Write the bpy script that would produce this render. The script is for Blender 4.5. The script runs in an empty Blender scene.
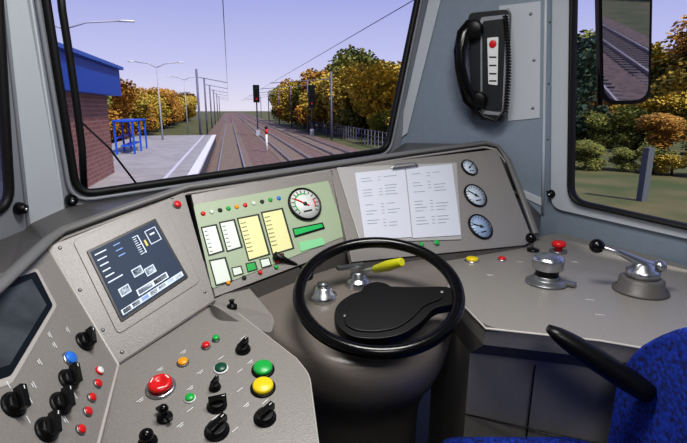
import bpy, bmesh, math, random
from mathutils import Vector as V, Matrix
random.seed(4)
CZ=1.35                       # eye height above cab floor (m)
PITCH=math.atan(113.5/480); c_,s_=math.cos(PITCH),math.sin(PITCH); F=480
# --- survey helpers: sight line from the eye, intersected with real planes ------
def D(x,y):
    a=(x-343.5)/F;b=(221.5-y)/F
    return V((a,c_+b*s_,-s_+b*c_))
def PY(x,y,Y): d=D(x,y);return d*(Y/d.y)
def PZ(x,y,Z): d=D(x,y);return d*(Z/d.z)
class Pl:
    def __init__(S,A,B,C):
        S.o=A;S.u=(B-A).normalized();n=(B-A).cross(C-A).normalized()
        S.n=-n if n.dot(A)>0 else n
        S.v=S.n.cross(S.u)
    def pt(S,x,y,h=0):
        d=D(x,y);return d*(S.o.dot(S.n)/d.dot(S.n))+S.n*h
    def uv(S,q): q=q-S.o; return q.dot(S.u),q.dot(S.v)
    def P(S,u,v,h=0): return S.o+S.u*u+S.v*v+S.n*h
def srgb(h):
    h=h.lstrip('#');r=[int(h[i:i+2],16)/255 for i in (0,2,4)]
    return [x/12.92 if x<=.04045 else ((x+.055)/1.055)**2.4 for x in r]+[1]
MATS={}
def mat(name,col,rough=.5,metal=0,var=0,scale=60,bump=0,emis=0,col2=None,spec=.5):
    if name in MATS:return MATS[name]
    m=bpy.data.materials.new(name);m.use_nodes=True;nt=m.node_tree;b=nt.nodes['Principled BSDF']
    c=srgb(col);b.inputs['Base Color'].default_value=c
    b.inputs['Roughness'].default_value=rough;b.inputs['Metallic'].default_value=metal
    b.inputs['Specular IOR Level'].default_value=spec
    if emis:
        b.inputs['Emission Color'].default_value=c;b.inputs['Emission Strength'].default_value=emis
    if var or bump or col2:
        tc=nt.nodes.new('ShaderNodeTexCoord');n=nt.nodes.new('ShaderNodeTexNoise')
        n.inputs['Scale'].default_value=scale;n.inputs['Detail'].default_value=4
        nt.links.new(tc.outputs['Object'],n.inputs['Vector'])
        if var or col2:
            r=nt.nodes.new('ShaderNodeValToRGB');r.color_ramp.elements[0].position=.35;r.color_ramp.elements[1].position=.65
            if col2: r.color_ramp.elements[0].color=c;r.color_ramp.elements[1].color=srgb(col2)
            else:
                r.color_ramp.elements[0].color=[x*(1-var) for x in c[:3]]+[1]
                r.color_ramp.elements[1].color=[min(1,x*(1+var)) for x in c[:3]]+[1]
            nt.links.new(n.outputs['Fac'],r.inputs['Fac']);nt.links.new(r.outputs['Color'],b.inputs['Base Color'])
        if bump:
            bp=nt.nodes.new('ShaderNodeBump');bp.inputs['Strength'].default_value=bump;bp.inputs['Distance'].default_value=.002
            nt.links.new(n.outputs['Fac'],bp.inputs['Height']);nt.links.new(bp.outputs['Normal'],b.inputs['Normal'])
    MATS[name]=m;return m
def frame(n,ref=None):
    n=n.normalized();r=ref or (V((0,0,1)) if abs(n.z)<.9 else V((0,1,0)))
    a=r.cross(n).normalized();return a,n.cross(a)
class B:
    def __init__(S,name): S.name=name;S.bm=bmesh.new();S.m=[]
    def mi(S,m):
        if m not in S.m:S.m.append(m)
        return S.m.index(m)
    def face(S,vs,m,sm=False):
        try:f=S.bm.faces.new(vs)
        except ValueError:return
        f.material_index=S.mi(m);f.smooth=sm
    def poly(S,pts,m): S.face([S.bm.verts.new(p) for p in pts],m)
    def prism(S,pts,vec,m,ms=None):
        a=[S.bm.verts.new(p) for p in pts];b=[S.bm.verts.new(p-vec) for p in pts];n=len(a)
        S.face(a,m);S.face(b[::-1],ms or m)
        for i in range(n):S.face([a[i],b[i],b[(i+1)%n],a[(i+1)%n]],ms or m)
    def box(S,c,ax,ay,az,d,m):
        x,y,z=ax*d[0]/2,ay*d[1]/2,az*d[2]/2
        S.prism([c+x+y+z,c-x+y+z,c-x-y+z,c+x-y+z],z*2,m)
    def abox(S,x0,x1,y0,y1,z0,z1,m): S.prism([V((x0,y0,z1)),V((x1,y0,z1)),V((x1,y1,z1)),V((x0,y1,z1))],V((0,0,z1-z0)),m)
    def lathe(S,o,ax,prof,m,seg=24,sm=True,ref=None):
        a,b=frame(ax,ref);ax=ax.normalized();rings=[]
        for r,h in prof:
            if r<1e-6: rings.append([S.bm.verts.new(o+ax*h)])
            else: rings.append([S.bm.verts.new(o+ax*h+(a*math.cos(t*2*math.pi/seg)+b*math.sin(t*2*math.pi/seg))*r) for t in range(seg)])
        for i in range(len(rings)-1):
            p,q=rings[i],rings[i+1]
            for t in range(seg):
                u=(t+1)%seg
                if len(p)==1 and len(q)==1:continue
                if len(p)==1:S.face([p[0],q[t],q[u]],m,sm)
                elif len(q)==1:S.face([p[t],p[u],q[0]],m,sm)
                else:S.face([p[t],p[u],q[u],q[t]],m,sm)
        if len(rings[-1])>1:S.face(rings[-1],m)
        if len(rings[0])>1:S.face(rings[0][::-1],m)
    def cyl(S,a,b,r,m,seg=12,r2=None): S.lathe(a,b-a,[(r,0),(r2 or r,(b-a).length)],m,seg)
    def sphere(S,c,r,m,seg=16,ax=V((0,0,1)),sq=1):
        S.lathe(c,ax,[(r*math.sin(i*math.pi/8),-r*sq*math.cos(i*math.pi/8)) for i in range(9)],m,seg)
    def tube(S,pts,r,m,seg=8,closed=False,up=None,rb=None):
        n=len(pts);rings=[];up=up or V((0,0,1))
        for i,p in enumerate(pts):
            if closed: t=pts[(i+1)%n]-pts[i-1]
            else: t=pts[min(i+1,n-1)]-pts[max(i-1,0)]
            t.normalize();a=t.cross(up)
            if a.length<1e-3:a=t.cross(V((0,1,.1)))
            a.normalize();b=a.cross(t)
            ra=r[i] if isinstance(r,list) else r; rbb=(rb[i] if isinstance(rb,list) else rb) if rb else ra
            rings.append([S.bm.verts.new(p+a*ra*math.cos(k*2*math.pi/seg)+b*rbb*math.sin(k*2*math.pi/seg)) for k in range(seg)])
        for i in range(n if closed else n-1):
            p,q=rings[i],rings[(i+1)%n]
            for k in range(seg):S.face([p[k],p[(k+1)%seg],q[(k+1)%seg],q[k]],m,True)
        if not closed:S.face(rings[0][::-1],m);S.face(rings[-1],m)
    def holed(S,outer,inner,m):
        vs=[];ed=[]
        for loop in (outer,inner):
            l=[S.bm.verts.new(p) for p in loop];vs+=l
            ed+=[S.bm.edges.new((l[i],l[(i+1)%len(l)])) for i in range(len(l))]
        r=bmesh.ops.triangle_fill(S.bm,use_beauty=True,use_dissolve=False,edges=ed)
        k=S.mi(m)
        for g in r['geom']:
            if isinstance(g,bmesh.types.BMFace):g.material_index=k
    def done(S,bevel=0,seg=2,parent=None,subd=0,recalc=True,ang=35):
        if recalc:bmesh.ops.recalc_face_normals(S.bm,faces=S.bm.faces)
        vs=S.bm.verts
        lo=V([min(v.co[i] for v in vs) for i in range(3)]);hi=V([max(v.co[i] for v in vs) for i in range(3)])
        c=(lo+hi)/2
        for v in vs:v.co-=c
        me=bpy.data.meshes.new(S.name);S.bm.to_mesh(me);S.bm.free()
        for m in S.m:me.materials.append(m)
        o=bpy.data.objects.new(S.name,me);bpy.context.scene.collection.objects.link(o)
        o.location=c+V((0,0,CZ))
        if bevel:
            b=o.modifiers.new('bevel','BEVEL');b.width=bevel;b.segments=seg;b.limit_method='ANGLE';b.angle_limit=math.radians(ang)
        if subd:
            b=o.modifiers.new('sub','SUBSURF');b.levels=subd;b.render_levels=subd
        return o
def rnd(pts,rad,seg=5):
    """round the corners of a planar polygon"""
    out=[];n=len(pts)
    for i in range(n):
        p=pts[i];a=pts[i-1];b=pts[(i+1)%n];r=rad[i] if isinstance(rad,list) else rad
        if r<=0: out.append(p);continue
        r1=min(r,(a-p).length*.45);r2=min(r,(b-p).length*.45)
        A=p+(a-p).normalized()*r1;C=p+(b-p).normalized()*r2
        for k in range(seg+1):
            t=k/seg;out.append(A*(1-t)**2+p*2*t*(1-t)+C*t*t)
    return out
# ---------------- materials ----------------
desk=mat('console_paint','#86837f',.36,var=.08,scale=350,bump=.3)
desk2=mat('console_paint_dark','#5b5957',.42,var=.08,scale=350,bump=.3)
ped=mat('pedestal_moulding','#736d67',.30,var=.06,scale=300,bump=.2)
rimm=mat('console_rim','#6f6f6e',.4)
edge=mat('panel_edge','#aeaba6',.35)
wallb=mat('wall_blue_grey','#8693a1',.5,var=.03,scale=40)
frameg=mat('window_frame_grey','#8c9097',.45,var=.02,scale=40)
trimw=mat('trim_light_grey','#bfc5cc',.45)
ceilm=mat('ceiling_paint','#b9bcbf',.7)
floorm=mat('floor_rubber','#2a2d31',.7,var=.15,scale=80,bump=.3)
black=mat('black_plastic','#0c0c0e',.38,spec=.35)
rubber=mat('black_rubber','#0b0b0c',.55)
blackg=mat('black_gloss','#0a0a0c',.22,spec=.4)
silver=mat('brushed_steel','#c8cacd',.28,1)
steel2=mat('satin_grey_metal','#8b8d8f',.38,.8)
red=mat('red_plastic','#d01f22',.3);yel=mat('yellow_plastic','#e0c81e',.35);grn=mat('green_plastic','#1fa548',.35)
dgrn=mat('dark_green_plastic','#0d4a35',.35);blu=mat('blue_plastic','#2f78d6',.35);wht=mat('white_plastic','#e0e2e2',.4)
amber=mat('amber_plastic','#e89c1c',.35)
paper=mat('paper','#c6cad4',.8,spec=.2);ink=mat('ink','#8b90a0',.9,spec=.1)
plate=mat('instrument_plate','#9cab90',.5);cream=mat('display_cream','#d6d49c',.4,emis=.1);dispw=mat('display_white','#ccd6cc',.4,emis=.08)
ticks=mat('tick_ink','#2c332e',.7)
scr=mat('monitor_glass','#333e50',.5,emis=.3,spec=.1);scr_l=mat('monitor_graphics','#c4cfdb',.5,emis=.4,spec=.1);scr_d=mat('monitor_dark','#151a22',.4,spec=.15)
scr_b=mat('monitor_icon_blue','#7f9fd2',.5,emis=.35,spec=.1);scr_y=mat('monitor_icon_yellow','#c9bd6a',.5,emis=.3,spec=.1)
blue_f=mat('blue_seat_fabric','#0b2b84',.9,var=.7,scale=110,bump=.6)
# ---------------- planes ----------------
WS=Pl(PY(75,195,1.35),PY(390,150,2.05),PY(45,0,1.3))
PH=Pl(PY(400,135,2.1),PY(543,205,1.85),PY(546,0,1.8))
SW=Pl(PY(543,205,1.85),PY(687,222,1.42),PY(546,0,1.8))
LW=Pl(PY(28,222,1.25),PY(-60,245,1.0),PY(4,0,1.2))
M=Pl(PY(47,247,.95),PY(178,195,1.2),PY(215,305,1.05))
L=Pl(M.pt(118,365),M.pt(215,305),PY(310,443,.72))
K=Pl(M.pt(47,247),M.pt(118,365),PY(0,400,.6))
I=Pl(PY(190,190,1.24),PY(330,168,1.5),PY(215,295,1.1))
Cp=Pl(PY(330,168,1.5),PY(487,150,1.85),PY(525,243,1.6))
RZ=-.47
RD=Pl(PZ(480,325,RZ),PZ(687,352,RZ),PZ(525,243,RZ))
def up(A,Bp,z): return A+(Bp-A)*((z-A.z)/(Bp.z-A.z))
ZC=.85;ZF=-CZ
# ---------------- room shell ----------------
b=B('wall_front')
WB=rnd([WS.P(.005,0),WS.P(1.172,.003),WS.P(1.33,.72),WS.P(.02,.72)],.05)
outer=[WS.P(-.08,-.30),WS.P(1.19,-.30),WS.P(1.245,0),WS.P(1.45,.95),WS.P(.02-.08,1.1)]
b.holed(outer,WB,frameg);b.done()
b=B('window_1');b.tube(WB,.011,rubber,8,True,up=WS.n,rb=.013);
b.tube(rnd([WS.P(-.013,-.018,.004),WS.P(1.19,-.015,.004),WS.P(1.352,.74,.004),WS.P(0,.74,.004)],.06),.006,frameg,8,True,up=WS.n);b.done()
a1,b1=PH.pt(400,135),PH.pt(440,0);a2,b2=PY(543,205,1.85),PY(546,0,1.8)
b=B('wall_corner');b.prism([up(a1,b1,-.25),up(a2,b2,ZF),up(a2,b2,ZC),up(a1,b1,ZC)],PH.n*.02,wallb);b.done()
b=B('trim_1')
b.prism([PH.pt(398,140,.01),PH.pt(408,133,.01),PH.pt(449,-30,.01),PH.pt(436,-30,.01)],PH.n*.008,trimw)
b.prism([PH.pt(499,6,.004),PH.pt(541,1,.004),PH.pt(540,118,.004),PH.pt(508,121,.004)],PH.n*.004,trimw)
b.prism([PH.pt(505,182,.006),PH.pt(542,198,.006),PH.pt(542,206,.006),PH.pt(507,189,.006)],PH.n*.006,trimw)
for q in [(531,14),(534,60),(533,108),(508,10)]: b.lathe(PH.pt(*q,.004),PH.n,[(.006,0),(.005,.003),(0,.004)],steel2,10)
b.done(.0015)
e=SW.P(0,0);far=1.25
hz=(SW.u-V((0,0,SW.u.z))).normalized()
def swp(s,z):
    base=up(a2,b2,z);return base+hz*s-SW.n*((base+hz*s-SW.o).dot(SW.n))
b=B('wall_right')
W1=rnd([SW.pt(573,200),SW.pt(700,228),SW.pt(900,262),SW.P(SW.uv(SW.pt(800,0))[0]+.25,.7),SW.pt(578,-110)],.06)
b.holed([swp(0,ZF),swp(far,ZF),swp(far,ZC),swp(0,ZC)],W1,wallb)
q0,q1=swp(far,ZF),swp(far,ZC)
b.poly([q0,V((q0.x+.02,-1.3,ZF)),V((q1.x+.02,-1.3,ZC)),q1],wallb);b.done()
b=B('window_2')
Wo=rnd([SW.pt(553,207),SW.pt(700,240),SW.pt(900,276),SW.P(SW.uv(SW.pt(800,0))[0]+.3,.76),SW.pt(556,-125)],.05)
lo=[p+SW.n*.014 for p in Wo];li=[p+SW.n*.014 for p in W1]
b.holed(lo,li,trimw)
for i in range(len(Wo)): 
    j=(i+1)%len(Wo);b.poly([Wo[i],Wo[j],lo[j],lo[i]],trimw)
b.tube(li,.009,rubber,8,True,up=SW.n,rb=.02)
b.done()
b=B('trim_2');b.tube([a2+(b2-a2)*k+PH.n*.004 for k in (-.05,.3,.7,1.5)],.006,trimw,8)
for k in (.08,.35,.62,.9):
    b.lathe(a2+(b2-a2)*k+SW.u*.018,SW.n,[(.004,0),(.004,.003),(0,.004)],steel2,8)
b.done()
b=B('wall_left')
def lwp(s,z):
    A=PY(28,222,1.25);Bq=PY(4,0,1.2);base=up(A,Bq,z);h=V((LW.u.x,LW.u.y,0)).normalized();p=base+h*s;return p-LW.n*((p-LW.o).dot(LW.n))
LH=rnd([LW.pt(10,206),LW.pt(-6,-60),LW.P(LW.uv(LW.pt(-250,0))[0],.72),LW.pt(-250,300)],.05)
b.holed([lwp(0,ZF),lwp(0,ZC),lwp(2.5,ZC),lwp(2.5,ZF)],LH,frameg)
b.done()
b=B('window_3');b.tube(LH,.012,rubber,8,True,up=LW.n);b.done()
b=B('trim_3')
A0,A1=PY(28,222,1.25),PY(4,0,1.2)
b.prism([up(A0,A1,-.5),up(A0,A1,ZC),up(WS.P(-.03,0,.005),WS.P(-.012,.6,.005),ZC),up(WS.P(-.03,0,.005),WS.P(-.012,.6,.005),-.45)],WS.n*.01,trimw)
b.tube([up(A0,A1,-.4)+WS.n*.004,up(A0,A1,.8)+WS.n*.004],.005,frameg,8)
b.done(.002)
b=B('floor');b.prism([V((-1.2,-1.35,ZF)),V((1.7,-1.35,ZF)),V((1.7,2.5,ZF)),V((-1.2,2.5,ZF))],V((0,0,.05)),floorm);b.done()
b=B('ceiling');b.prism([V((-1.2,-1.35,ZC+.04)),V((1.7,-1.35,ZC+.04)),V((1.7,2.6,ZC+.04)),V((-1.2,2.6,ZC+.04))],V((0,0,.04)),ceilm);b.done()
b=B('wall_rear');b.abox(-1.2,1.7,-1.35,-1.3,ZF,ZC,wallb);b.done()
# ---------------- console ----------------
def plw(P,pix,h=0): return [P.pt(x,y,h) for x,y in pix]
con=B('driver_console')
Mp=plw(M,[(47,247),(184,192),(215,300),(118,365)]);con.prism(Mp,M.n*.02,desk)
Kp=[M.pt(47,247),M.pt(118,365)]+plw(K,[(98,443),(82,520),(-80,540),(-110,380),(-45,300)]);con.prism(Kp,K.n*.02,desk)
Lp=plw(L,[(118,365),(215,303),(238,313),(296,358),(309,374),(318,443),(324,490),(80,490)])
Lp=Lp[:3]+rnd(Lp[3:6],[0,.02,0])+Lp[6:]
con.prism(Lp,L.n*.015,desk)
con.tube([M.pt(47,247,.001),M.pt(118,365,.001),K.pt(98,443,.001),K.pt(84,510,.001)],.0035,edge,6)
con.tube([M.pt(118,365,.001),M.pt(215,301,.001)],.003,desk2,6)
con.tube([p+L.n*-.003 for p in Lp[2:-1]],.003,edge,6)
def skirt(pts,z,m,ins=.012):
    c=sum(pts,V((0,0,0)))/len(pts)
    a=[p+(V((c.x,c.y,p.z))-p).normalized()*ins-V((0,0,.012)) for p in pts]
    for i in range(len(a)):
        j=(i+1)%len(a);con.poly([a[i],a[j],V((a[j].x,a[j].y,z)),V((a[i].x,a[i].y,z))],m)
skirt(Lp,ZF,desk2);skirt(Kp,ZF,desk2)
Ip=plw(I,[(190,190),(330,168),(350,246),(215,297)]);con.prism(Ip,I.n*.02,desk)
Cq=plw(Cp,[(330,168),(497,149),(533,240),(525,245),(352,262)]);con.prism(Cq,Cp.n*.02,desk)
con.tube([I.pt(331,170,.001),I.pt(350,246,.001)],.0025,desk2,6)
for A,Bq in ((Ip[3],Ip[2]),(Cq[4],Cq[3])):
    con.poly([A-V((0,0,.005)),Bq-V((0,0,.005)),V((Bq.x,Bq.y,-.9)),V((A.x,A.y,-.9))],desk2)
rim=[PY(-60,335,.5),PY(0,285,.72),PY(47,241,.95),PY(62,231,1.0),PY(120,210,1.1),PY(187,187,1.23),PY(260,176,1.36),PY(330,165,1.5),PY(410,153,1.69),PY(484,143,1.87),PY(497,146,1.89),PY(508,160,1.87),PY(521,193,1.78),PY(536,234,1.67)]
con.tube(rim,.013,rimm,10,up=V((0,0,1)),rb=.009)
con.tube([p+V((0,0,-.016)) for p in rim[2:]],.006,edge,6)
sill=[LW.pt(-60,262),LW.pt(0,240),LW.pt(24,230),LW.pt(30,224),WS.P(-.02,-.03),WS.P(.3,-.03),WS.P(.6,-.028),WS.P(.9,-.026),WS.P(1.17,-.024),PH.pt(405,143),PH.pt(440,158),PH.pt(480,178),PH.pt(520,200),PH.pt(541,215)]
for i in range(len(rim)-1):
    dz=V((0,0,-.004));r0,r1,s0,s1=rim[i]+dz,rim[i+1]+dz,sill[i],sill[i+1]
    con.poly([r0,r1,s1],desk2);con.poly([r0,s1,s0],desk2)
sh=rnd([PY(205,303,1.07),PY(246,284,1.17),PY(275,318,1.07),PY(272,334,1.02),PY(240,322,1.0),PY(216,306,1.0)],.02)
con.prism(sh,V((0,0,.05)),desk)
rd_pix=[(350,262),(440,250),(533,238),(560,233),(640,252),(720,276),(860,320),(860,385),(687,354),(600,339),(486,327),(462,302),(446,283),(425,274),(350,290)]
rdp=[PZ(x,y,RZ) for x,y in rd_pix]
rdp=rdp[:9]+rnd(rdp[8:12],[0,.0,.04,0])[1:]+rdp[12:]
con.prism(rdp,V((0,0,.012)),desk)
fr=[PZ(x,y,RZ) for x,y in [(860,385),(687,354),(600,339),(486,327),(462,302),(446,283)]]
con.tube([p+V((0,0,-.004)) for p in fr],.0035,edge,6)
def sh2(p,d,z): n=V((-.15,.95,0)).normalized();return V((p.x+n.x*d,p.y+n.y*d,z))
for i in range(len(fr)-1):
    A,Bq=fr[i],fr[i+1]
    r0=[sh2(A,.0,RZ-.01),sh2(Bq,.0,RZ-.01)];r1=[sh2(A,.004,RZ-.045),sh2(Bq,.004,RZ-.045)];r2=[sh2(A,.07,RZ-.10),sh2(Bq,.07,RZ-.10)];r3=[sh2(A,.09,ZF),sh2(Bq,.09,ZF)]
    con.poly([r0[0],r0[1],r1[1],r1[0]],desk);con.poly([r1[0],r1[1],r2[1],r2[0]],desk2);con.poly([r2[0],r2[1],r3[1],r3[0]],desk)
A=fr[1].lerp(fr[3],.62);con.tube([sh2(A,.068,RZ-.105),sh2(A,.088,ZF+.01)],.002,black,6)
A,Bq=fr[0],fr[3];con.tube([sh2(A,.075,RZ-.27),sh2(Bq,.075,RZ-.27)],.002,black,6)
con.done(.003,2)
# pedestal
top=[(-.285,1.27),(-.23,1.12),(-.13,.99),(-.02,.93),(.1,.93),(.2,.98),(.26,1.08),(.29,1.2),(.3,1.42),(0,1.5),(-.25,1.45)]
bot=[(-.12,1.35),(-.11,1.27),(-.08,1.19),(-.02,1.15),(.08,1.15),(.17,1.18),(.205,1.25),(.22,1.33),(.23,1.45),(0,1.5),(-.1,1.45)]
b=B('steering_pedestal');cx,cy=.02,1.2;rings=[]
def cr(pts,n=4):
    out=[];N=len(pts)
    for i in range(N):
        p0,p1,p2,p3=[V((*pts[(i+k)%N],0)) for k in (-1,0,1,2)]
        for k in range(n):
            t=k/n;out.append(.5*((2*p1)+(p2-p0)*t+(2*p0-5*p1+4*p2-p3)*t*t+(3*p1-p0-3*p2+p3)*t**3))
    return out
T,Bt=cr(top),cr(bot)
def dip(y,f): return -.22*max(0,1.3-y)*(1-f)
def ptz(x,y): return -.452+dip(y,0)
for z,f,sc in [(-.452,0,.0),(-.452,0,.4),(-.452,0,.7),(-.452,0,.90),(-.455,0,.95),(-.465,0,.985),(-.485,0,1),(-.52,0,1),(-.56,.06,1),(-.62,.22,1),(-.7,.5,1),(-.8,.78,1),(-.95,.97,1),(-1.1,1,1),(-CZ,1,1.02)]:
    r=[]
    if sc==0: rings.append([b.bm.verts.new(V((cx,cy,z+dip(cy,0))))]);continue
    for p,q in zip(T,Bt):
        w=p.lerp(q,f);y=cy+(w.y-cy)*sc;r.append(b.bm.verts.new(V((cx+(w.x-cx)*sc,y,z+dip(y,f)))))
    rings.append(r)
for r,q in zip(rings,rings[1:]):
    n=len(q)
    for i in range(n):
        j=(i+1)%n
        b.face([r[0],q[i],q[j]] if len(r)==1 else [r[i],q[i],q[j],r[j]],ped,True)
b.done()
# ---------------- steering wheel ----------------
Wc=PY(378,290,1.05);wn=V((-.02,-.36,.93)).normalized();wu=V((1,-.02,0));wu=(wu-wn*wu.dot(wn)).normalized()
WP=Pl(Wc,Wc+wu,Wc+wn.cross(wu))
b=B('steering_wheel')
b.tube([Wc+(wu*math.cos(t*math.pi/36)+WP.v*math.sin(t*math.pi/36))*.184 for t in range(72)],.0145,blackg,12,True,up=wn)
b.prism([p for p in rnd(plw(WP,[(333,322),(336,304),(354,292),(385,286),(415,287),(446,286),(458,290),(456,304),(434,307),(424,320),(404,334),(378,339),(350,337)]),.025,4)],wn*.024,black)
b.prism(rnd(plw(WP,[(343,324),(350,303),(368,296),(400,294),(425,297),(440,293),(444,299),(424,306),(414,318),(398,329),(374,333),(354,331)],.004),.02,4),wn*.006,black)
for q in ((345,316),(442,292)): b.lathe(WP.pt(*q),wn,[(.005,0),(.004,.002),(0,.002)],steel2,10)
b.lathe(Wc-wn*.09,wn,[(.045,0),(.04,.03),(.032,.05),(.04,.08)],black,20)
b.done(.006,3)
# ---------------- generic controls ----------------
def push(name,P,x,y,r,m,h=.008,collar=None):
    o=P.pt(x,y);b=B(name)
    b.lathe(o,P.n,[(r*1.22,0),(r*1.22,.002),(r*1.08,.004)],collar or steel2,24)
    b.lathe(o,P.n,[(r,.002),(r,h*.8),(r*.85,h),(0,h*1.05)],m,24);return b.done()
def rotary(x,y,r,P,ang=.6,name='rotary_switch',lbl=True):
    o=P.pt(x,y);b=B(name);b.lathe(o,P.n,[(r*1.15,0),(r*1.15,.003),(r*1.0,.005),(r*.95,.010),(r*.8,.013)],black,24)
    d=P.u*math.cos(ang)+P.v*math.sin(ang);e=P.n.cross(d)
    b.box(o+P.n*.017+d*r*.12,d,e,P.n,(r*2.0,r*.6,.014),blackg)
    b.box(o+P.n*.0243+d*r*.8,d,e,P.n,(r*.35,r*.1,.001),wht)
    return b.done(.002)
def estop(P,x,y,r):
    o=P.pt(x,y);b=B('emergency_stop_button')
    b.lathe(o,P.n,[(r*1.25,0),(r*1.25,.004),(r*1.1,.006)],silver,28)
    b.lathe(o,P.n,[(r*.5,.004),(r*.5,.008),(r*.95,.009),(r,.012),(r*.95,.016),(r*.75,.018),(r*.5,.018),(r*.42,.015),(0,.015)],red,28)
    for k in range(3):
        t=k*2.1;d=P.u*math.cos(t)+P.v*math.sin(t);b.box(o+P.n*.0183+d*r*.72,P.n.cross(d),d,P.n,(r*.5,r*.1,.0006),wht)
    b.done()
def labels(name,P,lst,m=wht,h=.0008,w=.02,t=.0014):
    b=B(name)
    for x,y in lst:
        o=P.pt(x,y,h);b.box(o,P.u,P.v,P.n,(w,t,.0006),m)
        if random.random()<.6:b.box(o-P.v*.004,P.u,P.v,P.n,(w*.6,t,.0006),m)
    return b.done()
# K panel (far left)
for x,y,a in [(84,342,.4),(68,380,.5),(60,404,.5),(13,405,.6),(46,430,.4)]: rotary(x,y,.0175,K,a+2.2)
push('push_button',K,69,359,.012,blu,collar=silver)
for x,y in [(97,384),(91,398),(87,412),(80,430)]: push('indicator_lamp',K,x,y,.0075,red,.006,collar=steel2)
push('indicator_lamp',K,99,371,.007,wht,.006,collar=red)
labels('label_strip',K,[(55,345),(40,362),(34,385),(68,330),(30,400),(66,420),(28,420),(8,385),(75,396),(50,335)],w=.012)
b=B('camera_monitor')
q=rnd(plw(K,[(-70,300),(37,268),(57,306),(12,384),(-70,412)],.001),.008);b.prism(q,K.n*.004,edge)
q=rnd(plw(K,[(-66,306),(35,272),(52,306),(10,376),(-66,402)],.003),.006);b.prism(q,K.n*.004,scr_d)
b.poly(plw(K,[(-60,318),(30,280),(45,306),(8,366),(-60,390)],.0036),mat('crt_grey','#44494e',.4,var=.35,scale=14,spec=.3))
b.done(.001)
# M panel monitor
b=B('driver_display_monitor')
q=rnd(plw(M,[(72,241),(164,201),(200,282),(118,335)],.002),.012);b.prism(q,M.n*.006,desk)
q=rnd(plw(M,[(86,252),(155,219),(188,278),(121,323)],.004),.004);b.prism(q,M.n*.006,black)
S=plw(M,[(90,253),(154,222),(185,277),(122,319)],.005)
b.poly(S,scr)
def sc_(a,t): return S[0].lerp(S[1],a).lerp(S[3].lerp(S[2],a),t)+M.n*.0008
def srect(a0,t0,a1,t1,m): b.poly([sc_(a0,t0),sc_(a1,t0),sc_(a1,t1),sc_(a0,t1)],m)
for r in range(6): srect(.03,.06+r*.085,.05+.12*random.random()+.08,.078+r*.085,scr_l)
for r in range(3): srect(.3,.06+r*.085,.36+.05*random.random(),.075+r*.085,scr_b)
for k in range(9): srect(.58,.08+k*.035,.63+(.03 if k%4==0 else 0),.092+k*.035,scr_l)
srect(.66,.08,.675,.38,scr_l);srect(.71,.2,.74,.3,scr_y)
srect(.78,.08,.96,.092,scr_l);srect(.78,.3,.96,.312,scr_l);srect(.78,.08,.792,.312,scr_l);srect(.948,.08,.96,.312,scr_l);srect(.83,.15,.91,.18,scr_l)
for k,(a,t) in enumerate([(.1,.64),(.36,.50),(.52,.58)]):
    srect(a,t,a+.15,t+.12,scr_l);srect(a+.012,t+.014,a+.138,t+.106,scr)
    b.poly([sc_(a+.01,t+.01),sc_(a+.075,t+.075),sc_(a+.14,t+.01),sc_(a+.075,t+.05)],scr_l)
srect(.02,.9,.98,.975,scr_l)
for k in range(7): srect(.04+k*.135,.91,.15+k*.135,.965,scr_b if k in (2,5) else scr_d)
srect(.30,.78,.78,.875,scr_l);srect(.32,.795,.53,.86,scr);srect(.56,.795,.76,.86,scr_d)
b.done(.001)
push('indicator_lamp',M,177,205,.009,red)
b=B('panel_screws')
for x,y in [(60,248),(172,198),(205,292),(122,352),(80,290),(103,330)]: b.lathe(M.pt(x,y),M.n,[(.004,0),(.003,.002),(0,.002)],steel2,10)
b.done()
# L panel
estop(L,161,388,.022)
push('push_button',L,183,363,.010,amber);push('indicator_lamp',L,206,347,.008,red,.01);push('indicator_lamp',L,216,340,.007,grn,.01)
push('push_button',L,221,369,.012,dgrn,collar=wht);push('push_button',L,263,370,.019,grn,.012,collar=black)
push('push_button',L,263,388,.020,yel,.012,collar=black);push('push_button',L,190,399,.009,grn,.008,collar=wht)
for x,y,r,a in [(243,350,.014,.2),(217,406,.016,-.6),(265,418,.018,.0),(217,431,.019,.1),(215,388,.01,.3)]: rotary(x,y,r,L,a)
b=B('selector_lever');o=L.pt(165,418)
b.lathe(o,L.n,[(.014,0),(.014,.004),(.006,.008),(.006,.02)],black,16);b.sphere(o+L.n*.024,.009,blackg);b.box(o+L.n*.012,L.u,L.v,L.n,(.008,.04,.006),black);b.done(.001)
b=B('selector_lever');o=L.pt(148,443)
b.lathe(o,L.n,[(.016,0),(.016,.004),(.007,.008),(.007,.014)],black,16);b.sphere(o+L.n*.02,.012,blackg);b.done()
labels('label_strip',L,[(160,369),(183,352),(243,338),(221,358),(240,371),(240,390),(190,388),(215,418),(190,410),(246,405),(250,362),(140,400),(200,372),(265,402),(235,430),(180,425)],w=.014)
b=B('toggle_switch');o=PY(232,306,1.06);b.lathe(o-V((0,0,.01)),V((0,0,1)),[(.012,0),(.012,.012),(.006,.014),(.005,.022),(.007,.025),(0,.027)],black,14);b.done()
b=B('toggle_switch');o=PY(247,318,1.05);b.lathe(o-V((0,0,.01)),V((0,0,1)),[(.010,0),(.010,.010),(.005,.012),(.004,.016),(0,.018)],black,14);b.done()
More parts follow.
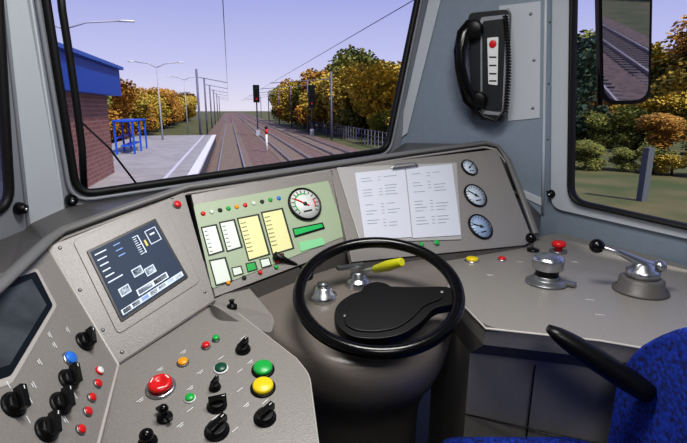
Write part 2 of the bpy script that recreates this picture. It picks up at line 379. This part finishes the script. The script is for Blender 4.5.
# instrument cluster
b=B('instrument_panel')
Q=plw(I,[(193,205),(328,181),(345,236),(212,289)],.002);b.prism(rnd(Q,.008),I.n*.004,plate)
def ir(x0,y0,x1,y1,m,h): b.prism(plw(I,[(x0,y0+(0)),(x1,y0-(x1-x0)*.2),(x1+(y1-y0)*.27,y1-(x1-x0)*.3),(x0+(y1-y0)*.27,y1)],h),I.n*.003,m)
for x0,y0,x1,y1,m in [(202,229,215,255,dispw),(220,224,233,251,dispw),(238,220,257,260,cream),(262,214,281,254,cream),(210,262,224,285,dispw)]:
    ir(x0-1.5,y0-1.5,x1+1.5,y1+1.5,ticks,.0035);ir(x0,y0,x1,y1,m,.0045)
for x0,y0,n,w in [(240,224,8,15),(264,218,8,15),(204,232,6,9),(222,227,6,9)]:
    for k in range(n):
        y=y0+k*4;x=x0+k*1.05;b.poly(plw(I,[(x,y),(x+w*.35,y-w*.07),(x+w*.35,y-w*.07+.6),(x,y+.6)],.0052),ticks)
g=mat('lcd_green','#22a555',.4,emis=.2)
ir(292,229,322,238,black,.0045);ir(293,230,321,236,g,.0049);ir(298,243,322,252,mat('lcd_pale','#7fc08e',.4,emis=.15),.0045)
for k in range(4):
    ir(231+k*14,268-k*4.2,241+k*14,277-k*4.2,ticks,.004);ir(232+k*14,269-k*4.2,240+k*14,276-k*4.2,[dispw,grn,dispw,red][k],.0045)
for k in range(10):
    x=203+k*8.4;y=214-k*1.7;b.lathe(I.pt(x,y,.002),I.n,[(.0065,0),(.0055,.003),(0,.004)],[red,dispw,ticks,grn,amber,red,dispw,ticks,grn,blu][k],12)
for k in range(4): b.lathe(I.pt(228+k*16,275-k*5.2+8,.002),I.n,[(.006,0),(.005,.003),(0,.004)],[amber,ticks,red,grn][k],12)
b.done()
def gauge(name,P,x,y,r,face,ang=2.2,h=.004,arcs=False):
    b=B(name);o=P.pt(x,y,h);b.lathe(o,P.n,[(r*1.13,0),(r*1.13,.006),(r*1.02,.008),(r,.004)],black,32)
    b.lathe(o,P.n,[(r,.002),(r,.0045),(0,.0045)],face,32)
    def dr(t): return P.u*math.cos(t)+P.v*math.sin(t)
    if arcs:
        for a0,a1,m in ((150,215,grn),(60,140,grn),(-30,20,red)):
            for k in range(8):
                t0=math.radians(a0+(a1-a0)*k/8);t1=math.radians(a0+(a1-a0)*(k+1)/8)
                b.poly([o+P.n*.005+dr(t0)*r*.66,o+P.n*.005+dr(t0)*r*.74,o+P.n*.005+dr(t1)*r*.74,o+P.n*.005+dr(t1)*r*.66],m)
    for k in range(15):
        t=math.radians(-40+k*260/14);d=dr(t);w=P.n.cross(d)
        b.box(o+P.n*.005+d*r*.84,d,w,P.n,(r*.2,r*.05,.0006),ticks)
    d=dr(ang);w=P.n.cross(d)
    b.box(o+P.n*.0065+d*r*.25,d,w,P.n,(r*1.1,r*.08,.001),red if arcs else ticks)
    b.lathe(o+P.n*.005,P.n,[(r*.14,0),(r*.12,.003),(0,.003)],ticks,12)
    for s in (-.25,.2): b.box(o+P.n*.005-P.v*r*.5,P.u,P.v,P.n,(r*.6,r*.1,.0006),ticks)
    b.done()
gf=mat('gauge_face','#bcc8d4',.4)
gauge('speedometer',I,304,205,.046,mat('gauge_face_white','#d2d6d2',.4),2.5,arcs=True)
gauge('pressure_gauge',Cp,469,168,.030,gf,.5,0);gauge('pressure_gauge',Cp,475,196,.041,gf,2.4,0);gauge('pressure_gauge',Cp,480,227,.042,mat('gauge_face_blue','#98aeca',.4),2.7,0)
# clipboard with sheets
b=B('clipboard');b.prism(rnd(plw(Cp,[(336,168),(456,163),(461,240),(360,243)],.004),.006),Cp.n*.003,mat('clip_sleeve','#a6a5a4',.3));
cl=Cp.pt(404,169,.008);b.box(cl,Cp.u,Cp.v,Cp.n,(.11,.010,.005),silver);b.tube([cl-Cp.u*.055+Cp.v*.004,cl-Cp.u*.04+Cp.n*.008+Cp.v*.010,cl+Cp.u*.04+Cp.n*.008+Cp.v*.010,cl+Cp.u*.055+Cp.v*.004],.0025,silver,8);b.done(.001)
for pix in ([(354,174),(404,169),(411,238),(364,241)],[(405,169),(451,165),(460,236),(412,239)]):
    b=B('paper_sheet');q=plw(Cp,pix,.0065);b.prism(q,Cp.n*.001,paper)
    f=lambda a,t:q[0].lerp(q[1],a).lerp(q[3].lerp(q[2],a),t)+Cp.n*.0006
    for r in range(17):
        t=.1+r*.045
        if r in (2,7,8,13): continue
        for a0,a1 in ((.1,.25+.1*random.random()),(.42,.48),(.54,.7+.12*random.random())):
            if random.random()<.2:continue
            b.poly([f(a0,t),f(a1,t),f(a1,t+.007),f(a0,t+.007)],ink)
    b.done()
push('indicator_lamp',Cp,436,243,.009,grn);push('indicator_lamp',Cp,421,245,.007,grn);push('indicator_lamp',Cp,411,246,.007,red)
# right desk controls
Z=V((0,0,1))
push('push_button',RD,472,261,.019,yel,.012,collar=silver);push('push_button',RD,502,260,.012,red,.01,collar=silver)
b=B('warning_horn_lever');o=RD.pt(533,251);t=PY(531,238,o.y-.0)
b.lathe(o,Z,[(.02,0),(.02,.006),(.006,.01)],black,18);b.cyl(o,t,.005,steel2);b.sphere(t,.018,blackg);b.done()
b=B('emergency_stop_button');o=RD.pt(558,252)
b.lathe(o,Z,[(.028,0),(.028,.006)],steel2,26)
b.lathe(o,Z,[(.012,.006),(.012,.018),(.021,.02),(.023,.03),(.018,.037),(0,.039)],red,26);b.done()
b=B('power_controller_handle');o=RD.pt(546,283)
b.lathe(o,Z,[(.055,0),(.055,.006),(.044,.010),(.036,.014),(.034,.024)],steel2,32);
b.lathe(o,Z,[(.03,.02),(.03,.036),(.036,.04)],black,28)
b.lathe(o,Z,[(.036,.04),(.041,.044),(.042,.07),(.036,.078),(0,.08)],silver,32)
b.box(o+V((.045,-.02,.008)),V((.8,-.6,0)),V((.6,.8,0)),Z,(.05,.024,.01),steel2);b.done(.002)
b=B('brake_controller_lever');o=RD.pt(640,291)
b.lathe(o,Z,[(.066,0),(.066,.006),(.055,.01),(.053,.034),(.045,.04)],desk2,36)
b.lathe(o,Z,[(.04,.04),(.04,.058),(.03,.064),(.024,.076),(.012,.08),(0,.08)],silver,32)
e1=o+V((0,0,.074));kn=PY(597,246,o.y+.02)
b.tube([e1+V((.03,-.01,-.004)),e1,e1.lerp(kn,.5)+V((0,0,.006)),kn],[.012,.013,.008,.006],silver,12);b.sphere(kn,.019,blackg)
b.sphere(e1+V((.035,-.01,-.002)),.016,silver);b.done()
labels('label_strip',RD,[(490,275),(520,262),(575,262),(590,300),(600,315)],w=.02)
# stalks on the pedestal
def PT(x,y):
    p=PZ(x,y,-.46)
    for _ in range(6): p=PZ(x,y,ptz(p.x,p.y))
    return p
b=B('column_stalk');o=PT(358,284);t=PY(402,262,1.12)
b.tube([o+Z*.03,(o+Z*.03).lerp(t,.3),(o+Z*.03).lerp(t,.42)],.008,silver,12);b.tube([(o+Z*.03).lerp(t,.4),(o+Z*.03).lerp(t,.7),t],[.010,.014,.011],mat('olive_yellow_grip','#c0bf1e',.4),14)
b.lathe(o-V((0,0,.01)),Z,[(.034,0),(.034,.02),(.024,.028),(.02,.046),(0,.048)],silver,24)
b.box(o+V((-.02,0,.05)),V((.9,.4,0)),V((-.4,.9,0)),Z,(.08,.02,.01),steel2);b.done(.002)
b=B('control_knob');o=PT(323,297);b.lathe(o-V((0,0,.01)),Z,[(.036,0),(.036,.018),(.026,.022),(.024,.036),(.018,.04),(0,.041)],silver,24);b.lathe(o,Z,[(.013,.03),(.015,.038),(0,.042)],steel2,18);b.done()
b=B('indicator_stalk');o=PT(306,277);t=PY(275,255,1.22);b.tube([o+Z*.02,(o+Z*.02).lerp(t,.6),t],[.007,.007,.010],black,12);b.lathe(o-V((0,0,.02)),Z,[(.022,0),(.02,.03),(.01,.045),(0,.045)],black,18);b.done()
# ---------------- telephone ----------------
b=B('wall_telephone')
body=plw(PH,[(472,14),(512,10),(507,120),(475,117)])
body=rnd(body,.02);b.prism([p+PH.n*.06 for p in body],PH.n*.06,mat('phone_housing','#2b2d31',.35),)
fr_=rnd(plw(PH,[(484,18),(512,15),(507,114),(484,112)],.062),.012);b.prism(fr_,PH.n*.005,mat('phone_bezel','#a5a9ae',.3,.4))
fr_=rnd(plw(PH,[(486,22),(509,19),(505,110),(486,108)],.065),.012);b.prism(fr_,PH.n*.005,mat('phone_housing','#2b2d31',.35))
b.prism(rnd(plw(PH,[(491,38),(502,37),(501,84),(492,83)],.069),.004),PH.n*.004,wht)
b.lathe(PH.pt(496.5,44,.069),PH.n,[(.014,0),(.012,.005),(0,.006)],red,16)
for y in (56,64,72,79): b.poly(plw(PH,[(493,y),(500,y),(500,y+1.5),(493,y+1.5)],.0695),ticks)
hp=[PH.pt(476,24,.075),PH.pt(470,34,.095),PH.pt(467,50,.11),PH.pt(468,66,.115),PH.pt(471,82,.11),PH.pt(475,96,.095),PH.pt(480,104,.075)]
b.tube(hp,[.022,.026,.022,.020,.022,.026,.022],blackg,14,up=PH.n,rb=[.018,.02,.014,.013,.014,.02,.018])
b.lathe(PH.pt(479,30,.06),PH.n,[(.03,0),(.034,.025),(.028,.04),(0,.045)],black,22);b.lathe(PH.pt(483,98,.06),PH.n,[(.03,0),(.034,.025),(.028,.04),(0,.045)],black,22)
cp=[]
for k in range(240):
    t=k/239;ce=PH.pt(509+3*math.sin(t*3.1),16+t*93-(0),.075);a=k*.85
    cp.append(ce+PH.n*.007*math.cos(a)+PH.u*.009*math.sin(a))
b.tube(cp,.0028,black,6)
b.tube([PH.pt(508,108,.07),PH.pt(500,118,.08),PH.pt(488,114,.08),PH.pt(482,106,.08)],.005,black,8)
b.done(.003)
for P,x,y in ((WS,71,199),(LW,17,208),(SW,554,193)):
    b=B('window_latch_knob');o=P.pt(x,y,.012 if P is not SW else .016);b.lathe(o-P.n*.01,P.n,[(.016,0),(.016,.012),(.012,.016),(.012,.022),(0,.024)],black,18);b.lathe(o,P.n,[(.005,.008),(.005,.017),(0,.018)],silver,10);b.done()
# ---------------- seat ----------------
b=B('driver_seat')
cu=rnd([V((.22,.42,-.75)),V((.58,.42,-.75)),V((.58,.985,-.75)),V((.22,.985,-.75))],.05,6);b.prism(cu,V((0,0,.13)),blue_f)
br=rnd([V((.565,.90,-.84)),V((.565,.895,-.49)),V((.59,.74,-.335)),V((.60,.46,-.29)),V((.60,.32,-.36)),V((.565,.32,-.84))],.1,6)
b.prism(br,V((-.14,0,0)),blue_f)
b.cyl(V((.4,.66,-.87)),V((.4,.66,ZF+.04)),.05,black,20);b.lathe(V((.4,.66,ZF)),Z,[(.24,0),(.24,.02),(.05,.05)],black,28)
b.done(.035,5)
b=B('seat_armrest')
A,Bq=PY(548,328,.86),PY(640,388,.8);E_=Bq+(Bq-A)*.1
pts=[A.lerp(E_,k/10) for k in range(11)]
b.tube(pts,[.012,.019,.022,.023,.023,.023,.023,.023,.023,.023,.020],black,14,rb=[.007,.014,.018,.02,.021,.022,.022,.022,.022,.021,.018]);b.done()
# ---------------- wiper ----------------
b=B('windscreen_wiper')
b.tube([WS.pt(x,y,-.03) for x,y in [(60,-30),(64,10),(72,60),(79,110),(84,150),(86,192)]],.010,rubber,8,up=WS.n,rb=.007)
b.tube([WS.pt(x,y,-.04) for x,y in [(84,124),(112,150),(150,200)]],.003,rubber,8,up=WS.n);b.done()
# ---------------- exterior ----------------
def X(l,f,h): return V((l*.974-f*.227,l*.227+f*.974,h))
GZ=-3.6
fw=X(0,1,0);rt=X(1,0,0)
b=B('ground');b.poly([X(-400,-250,GZ-.12),X(400,-250,GZ-.12),X(400,600,GZ-.12),X(-400,600,GZ-.12)],mat('grass_ground','#48542a',.95,scale=.35,col2='#6b6442'));b.done()
bal=mat('ballast','#63504a',.95,scale=3,col2='#8a7268')
b=B('ballast_bed');b.prism([X(-3,-200,GZ),X(11,-200,GZ),X(11,400,GZ),X(-3,400,GZ)],V((0,0,.1)),bal);b.done()
railm=mat('rail_steel','#b0aaad',.35,.6);slp=mat('sleeper_concrete','#83766f',.9,var=.1,scale=4)
for l in (0,4.6,8.4):
    b=B('railway_track')
    for s in (-.75,.75):b.prism([X(l+s-.04,-150,GZ+.22),X(l+s+.04,-150,GZ+.22),X(l+s+.04,350,GZ+.22),X(l+s-.04,350,GZ+.22)],V((0,0,.16)),railm)
    f=-40
    while f<120:
        b.prism([X(l-1.3,f,GZ+.07),X(l+1.3,f,GZ+.07),X(l+1.3,f+.26,GZ+.07),X(l-1.3,f+.26,GZ+.07)],V((0,0,.07)),slp);f+=.65
    b.done()
# siding that diverges behind the cab (seen in the side mirror)
b=B('railway_siding');sd=V((.62,-.785,0)).normalized();sn=V((.785,.62,0)).normalized()
def SD(l,t,z): return V((6.5,-6.6,0))+sn*l+sd*t+V((0,0,z))
b.prism([SD(-2.6,0,GZ+.05),SD(2.6,0,GZ+.05),SD(2.6,160,GZ+.05),SD(-2.6,160,GZ+.05)],V((0,0,.12)),bal)
for s in (-.75,.75): b.prism([SD(s-.05,0,GZ+.27),SD(s+.05,0,GZ+.27),SD(s+.05,160,GZ+.27),SD(s-.05,160,GZ+.27)],V((0,0,.16)),railm)
for k in range(120): b.prism([SD(-1.3,k*.65,GZ+.12),SD(1.3,k*.65,GZ+.12),SD(1.3,k*.65+.26,GZ+.12),SD(-1.3,k*.65+.26,GZ+.12)],V((0,0,.07)),slp)
b.done()
PZh=-2.7
b=B('station_platform');pv=mat('platform_paving','#979494',.85,scale=1.2,col2='#a7a3a3')
b.prism([X(-1.45,-20,PZh),X(-1.45,52,PZh),X(-9,52,PZh),X(-9,-20,PZh)],V((0,0,.9)),pv,mat('platform_face_shaded','#57555f',.9))  # side wall in a darker colour: its shadow is painted in
b.prism([X(-1.4,-20,PZh+.01),X(-1.4,52,PZh+.01),X(-1.8,52,PZh+.01),X(-1.8,-20,PZh+.01)],V((0,0,.12)),mat('platform_edge_white','#dcdbe6',.8))
b.prism([X(-2.5,-20,PZh+.012),X(-2.5,52,PZh+.012),X(-2.65,52,PZh+.012),X(-2.65,-20,PZh+.012)],V((0,0,.01)),mat('platform_line','#c9c6d2',.8))
b.done()
bm_=bpy.data.materials.new('brick_wall');bm_.use_nodes=True;nt=bm_.node_tree;tc=nt.nodes.new('ShaderNodeTexCoord');bk=nt.nodes.new('ShaderNodeTexBrick')
bk.inputs['Scale'].default_value=1.6
bk.inputs['Color1'].default_value=srgb('#7a4a46');bk.inputs['Color2'].default_value=srgb('#8f6058');bk.inputs['Mortar'].default_value=srgb('#a08c88')
sx=nt.nodes.new('ShaderNodeSeparateXYZ');ad=nt.nodes.new('ShaderNodeMath');ad.operation='ADD';cb=nt.nodes.new('ShaderNodeCombineXYZ')
nt.links.new(tc.outputs['Object'],sx.inputs[0]);nt.links.new(sx.outputs['X'],ad.inputs[0]);nt.links.new(sx.outputs['Y'],ad.inputs[1]);nt.links.new(ad.outputs[0],cb.inputs['X']);nt.links.new(sx.outputs['Z'],cb.inputs['Y'])
nt.links.new(cb.outputs[0],bk.inputs['Vector']);nt.links.new(bk.outputs['Color'],nt.nodes['Principled BSDF'].inputs['Base Color'])
b=B('station_building')
def xbox(b,l0,l1,f0,f1,z0,z1,m): b.prism([X(l0,f0,z1),X(l1,f0,z1),X(l1,f1,z1),X(l0,f1,z1)],V((0,0,z1-z0)),m)
xbox(b,-12,-4.9,4,22.2,PZh,.6,bm_)
bf=mat('blue_fascia','#1f4fae',.5);xbox(b,-12.4,-4.5,3.5,23.2,.5,1.6,bf);xbox(b,-12.6,-4.35,3.3,23.4,1.6,1.72,mat('blue_cornice','#3a64bc',.5))
for f in (7,11,15):xbox(b,-5.14,-4.85,f,f+1.2,-2.1,-.2,mat('building_window','#39435a',.2))
b.done()
b=B('platform_shelter')
bb=mat('blue_steel','#1a56c8',.4)
for l in (-6.6,-5.6):
    for f in (31,33.2,35.4):xbox(b,l-.05,l+.05,f-.05,f+.05,PZh,PZh+1.9,bb)
xbox(b,-6.7,-5.5,30.9,35.5,PZh+1.9,PZh+2.0,bb);xbox(b,-6.65,-6.6,31,35.4,PZh+.9,PZh+1.0,bb);xbox(b,-6.4,-5.9,31.2,35.2,PZh+.45,PZh+.52,bb)
b.done()
lm=mat('lamp_post_grey','#a7a9b8',.5)
def lamp(l,f,zt,arms,base=PZh):
    b=B('street_lamp');b.tube([X(l,f,base),X(l,f,base+(zt-base)*.5),X(l,f,zt)],[.09,.07,.05],lm,10)
    for a in arms:
        e=X(l+a,f,zt+.35);b.tube([X(l,f,zt-.1),X(l+a*.4,f,zt+.22),e],.04,lm,8)
        b.tube([e,X(l+a*1.3,f,zt+.35)],[.12,.1],wht,10,rb=[.05,.05])
    b.done()
lamp(-5.7,44.6,3.4,[-1.7,1.7]);lamp(-7.3,26.3,3.7,[2.4,-2.4]);lamp(-6,75,4,[-1.7,1.7],GZ)
b=B('overhead_catenary');cm=mat('catenary_grey','#6a6c82',.6)
for l in (0,4.6):
    for z,r in ((2.6,.012),):b.tube([X(l,-20,z),X(l,60,z),X(l,200,z)],r,cm,5)
for f in (55,72,92,115,145,180):
    for l in (-3.1,11.4):
        b.tube([X(l,f,GZ),X(l,f,4.0)],.12,cm,6)
        b.tube([X(l,f,3.2),X(l+(3.1 if l<0 else -6.8),f,2.65)],.04,cm,6)
b.done()
def signal(x,y,zt,hh,w=.75):
    b=B('railway_signal');q=PZ(x,y,GZ);b.cyl(q,V((q.x,q.y,zt)),.09,mat('signal_post','#3b3c46',.6),8)
    ax,ay=rt,fw;b.box(V((q.x,q.y,zt-hh/2)),ax,ay,Z,(w,.3,hh),black);b.box(V((q.x,q.y,GZ+.4)),ax,ay,Z,(.5,.4,.8),lm)
    for k in range(3): b.lathe(V((q.x,q.y,zt-hh*.2-k*hh*.3))-ay*.15,-ay,[(.13,0),(.13,.15),(.1,.15),(.1,.02),(0,.02)],[dgrn,black,red][k],12)
    b.done(.03)
signal(258,136,2.9,2.2,.8);signal(312,135,3.0,3.0,.9)
b=B('marker_post');q=PZ(267,152,GZ);b.cyl(q,q+Z*1.5,.09,wht,10);b.cyl(q+Z*1.5,q+Z*1.9,.12,red,10);b.sphere(q+Z*2.0,.13,black);b.done()
b=B('lineside_fence');fm=mat('fence_grey','#6e7080',.6)
f=32
while f<110:
    xbox(b,13.6,13.68,f-.04,f+.04,GZ-.1,GZ+1.5,fm);f+=1.2
for z in (.4,.9,1.4):xbox(b,13.6,13.65,32,110,GZ+z,GZ+z+.05,fm)
b.done()
b=B('concrete_fence_post');q=PZ(642,198,GZ);b.box(q+Z*.9,rt,fw,Z,(.3,.3,2.3),mat('post_grey','#5a5f66',.8));b.done(.02)
# trees
def tree_mesh(name,n,cols,seed,bx=1.0):
    rg=random.Random(seed);blobs=[(V((rg.uniform(-1,1)*.9*bx,rg.uniform(-1,1)*.9*bx,rg.uniform(1.0,4.6))),rg.uniform(.7,1.25)) for _ in range(12)]
    vs=[];fs=[]
    for i in range(n):
        c,r=blobs[rg.randrange(12)]
        d=V((rg.gauss(0,1),rg.gauss(0,1),rg.gauss(0,1))).normalized()*r*rg.uniform(.6,1.05)
        p=c+d;a=V((rg.gauss(0,1),rg.gauss(0,1),rg.gauss(0,1))).normalized();e=a.orthogonal().normalized();k=rg.uniform(.08,.15)
        s=len(vs);vs+=[p+a*k,p+e*k*.7,p-a*k,p-e*k*.7];fs.append((s,s+1,s+2,s+3))
    nl=len(fs)
    s=len(vs)
    for z,r in ((-.2,.16),(2.8,.07)):
        for j in range(6):vs.append(V((r*math.cos(j*math.pi/3),r*math.sin(j*math.pi/3),z)))
    for j in range(6):fs.append((s+j,s+(j+1)%6,s+6+(j+1)%6,s+6+j))
    me=bpy.data.meshes.new(name);me.from_pydata([tuple(v) for v in vs],[],fs)
    me.materials.append(mat('leaf_'+name,cols[0],.8,scale=1.6,col2=cols[1]));me.materials.append(mat('bark','#3b3026',.9))
    for i in range(nl,len(fs)):me.polygons[i].material_index=1
    return me
TM=[tree_mesh('autumn_orange',5200,('#8c642c','#c4963c'),1),tree_mesh('autumn_yellow',5200,('#8a7e30','#cdb04a'),2),tree_mesh('olive',5200,('#56622e','#93924a'),3),tree_mesh('dark_green',4200,('#35493c','#5a705f'),5)]
GRP={}
def tree(l,f,h,k,w=1.0,base=GZ,grp='autumn_tree_row'):
    if grp not in GRP:
        e=bpy.data.objects.new(grp,None);bpy.context.scene.collection.objects.link(e);GRP[grp]=e
    o=bpy.data.objects.new(['birch','maple','oak','spruce'][k],TM[k]);bpy.context.scene.collection.objects.link(o)
    o.parent=GRP[grp]
    s=h/5.6;o.scale=(s*w,s*w,s);p=X(l,f,base-.1);o.location=p+V((0,0,CZ));o.rotation_euler=(0,0,random.random()*6.28)
for i in range(26):
    f=40+i*5.0;tree(-11-random.random()*2-(f-40)*.01,f,5.6+random.random()*1.0+(f-40)*.02,random.choice([0,1,1,0,1,2]),1.4,grp='platform_hedge_trees')
for i in range(10): tree(-17-random.random()*3,34+i*9,7+random.random(),random.choice([0,1,0]),1.3,grp='platform_hedge_trees')
for l,f,h,k in [(14.5,72,10,1),(16,64,11,1),(18,66,12,2),(17.5,58,10.5,1),(21,70,12,2),(25,62,11.5,1),(24,52,11,1),(27,55,12.5,0),(30,58,12,1),(30,47,11,2),(33,50,12.5,3),(34,44,11.5,3),(20,90,12,0),(14.5,95,10,1),(14.5,110,10.5,0),(14.8,125,11,1),(15,142,11,2),(37,60,13,3),(23,80,13,1),(15,82,10.5,0),(28,64,12,2),(21,60,11,1),(27,48,10.5,0),(14.5,103,10,1),(15,88,10.5,2),(18,76,11,1)]:
    tree(l,f,h,k,1.2)
for i in range(16): tree(15.8+i*1.8,46+random.random()*6-i*.3,3.6,random.choice([1,2,0]),1.8)
for i in range(40):
    a=i/39;tree(60+random.uniform(-8,6)+a*25,100-a*95+random.uniform(-4,4),12.5+random.random()*5,random.choice([0,1,2,1,1,0,2]),1.5,grp='field_tree_belt')
for i in range(34):
    a=i/33;tree(46+a*20,92-a*92,5.0+random.random()*1.5,random.choice([1,2,1,0]),1.9,grp='field_tree_belt')
for i in range(20): tree(32+i*1.0+random.random()*4,40-i*2.2,3.2+random.random(),random.choice([1,2,2,0]),1.9,grp='field_tree_belt')
for i in range(18): tree(20+i*1.0+random.random()*3,27-i*1.2,1.3+random.random()*.6,random.choice([1,2,2]),2.1,grp='field_tree_belt')
for i in range(16): tree(20+i*4,-70-random.random()*20,11,random.choice([0,1,2]),1.5,grp='distant_tree_belt')
# exterior mirror
b=B('side_mirror');mc=PY(625,38,1.95);mn=V((-.02,-1,-.13)).normalized();mu=V((1,0,0));mu=(mu-mn*mu.dot(mn)).normalized();mv=mn.cross(mu)
if mv.z<0: mv=-mv
MP=Pl(mc,mc+mu,mc+mv)
mq=rnd(plw(MP,[(601,-50),(651,-50),(648,100),(604,101)],0),.06);mo=rnd(plw(MP,[(598,-54),(654,-54),(651,104),(601,105)],-.004),.063)
b.prism(mo,mn*.03,black);b.prism([p+mn*.0 for p in mq],mn*.002,mat('mirror_glass','#b4b8c6',.02,1))
b.tube([PY(600,105,1.98),PY(600,40,1.99),PY(603,-60,2.0)],.010,black,10)
b.tube([PY(600,-20,1.99),PY(585,-35,1.95)],.01,black,8);b.done()
# ---------------- light ----------------
def area(name,loc,size,sy,e,rot,col=(1,.97,.94)):
    l=bpy.data.lights.new(name,'AREA');l.shape='RECTANGLE';l.size=size;l.size_y=sy;l.energy=e;l.color=col
    o=bpy.data.objects.new(name,l);o.location=loc;o.rotation_euler=rot;bpy.context.scene.collection.objects.link(o)
area('cab_fill_light',(.1,.75,CZ+.78),.6,.3,18,(0,0,0))  # unseen area lamp, added to light the enclosed cab
area('cab_fill_light_rear',(.2,-.4,CZ+.76),.6,.3,8,(math.radians(35),0,0))  # soft fill added behind the eye, tilted towards the console; no fitting
l=bpy.data.lights.new('sun','SUN');l.energy=3.6;l.angle=math.radians(3);l.color=(1,.94,.84)
o=bpy.data.objects.new('sun',l);o.rotation_euler=V((-.45,.55,-.7)).to_track_quat('-Z','Y').to_euler();bpy.context.scene.collection.objects.link(o)
w=bpy.data.worlds.new('sky');bpy.context.scene.world=w;w.use_nodes=True;nt=w.node_tree
tc=nt.nodes.new('ShaderNodeTexCoord');sx=nt.nodes.new('ShaderNodeSeparateXYZ');r=nt.nodes.new('ShaderNodeValToRGB')
nt.links.new(tc.outputs['Generated'],sx.inputs[0]);nt.links.new(sx.outputs['Z'],r.inputs['Fac']);nt.links.new(r.outputs['Color'],nt.nodes['Background'].inputs['Color'])
cr_=r.color_ramp;cr_.elements[0].position=0;cr_.elements[0].color=srgb('#d8d3e2');cr_.elements[1].position=1;cr_.elements[1].color=srgb('#8494cc')
for p,c in ((.08,'#bdbfe2'),(.22,'#9ca2d8')):
    e=cr_.elements.new(p);e.color=srgb(c)
nt.nodes['Background'].inputs['Strength'].default_value=.97
# ---------------- camera ----------------
cam=bpy.data.cameras.new('camera');cam.lens=36*480/687;cam.sensor_width=36;cam.clip_start=.02;cam.clip_end=2000
o=bpy.data.objects.new('camera',cam);o.location=(0,0,CZ);o.rotation_euler=(math.radians(90)-PITCH,0,0);bpy.context.scene.collection.objects.link(o)
bpy.context.scene.camera=o
vs_=bpy.context.scene.view_settings
vs_.view_transform='Standard'
try: vs_.look='Medium High Contrast'
except Exception as ex: print(ex)
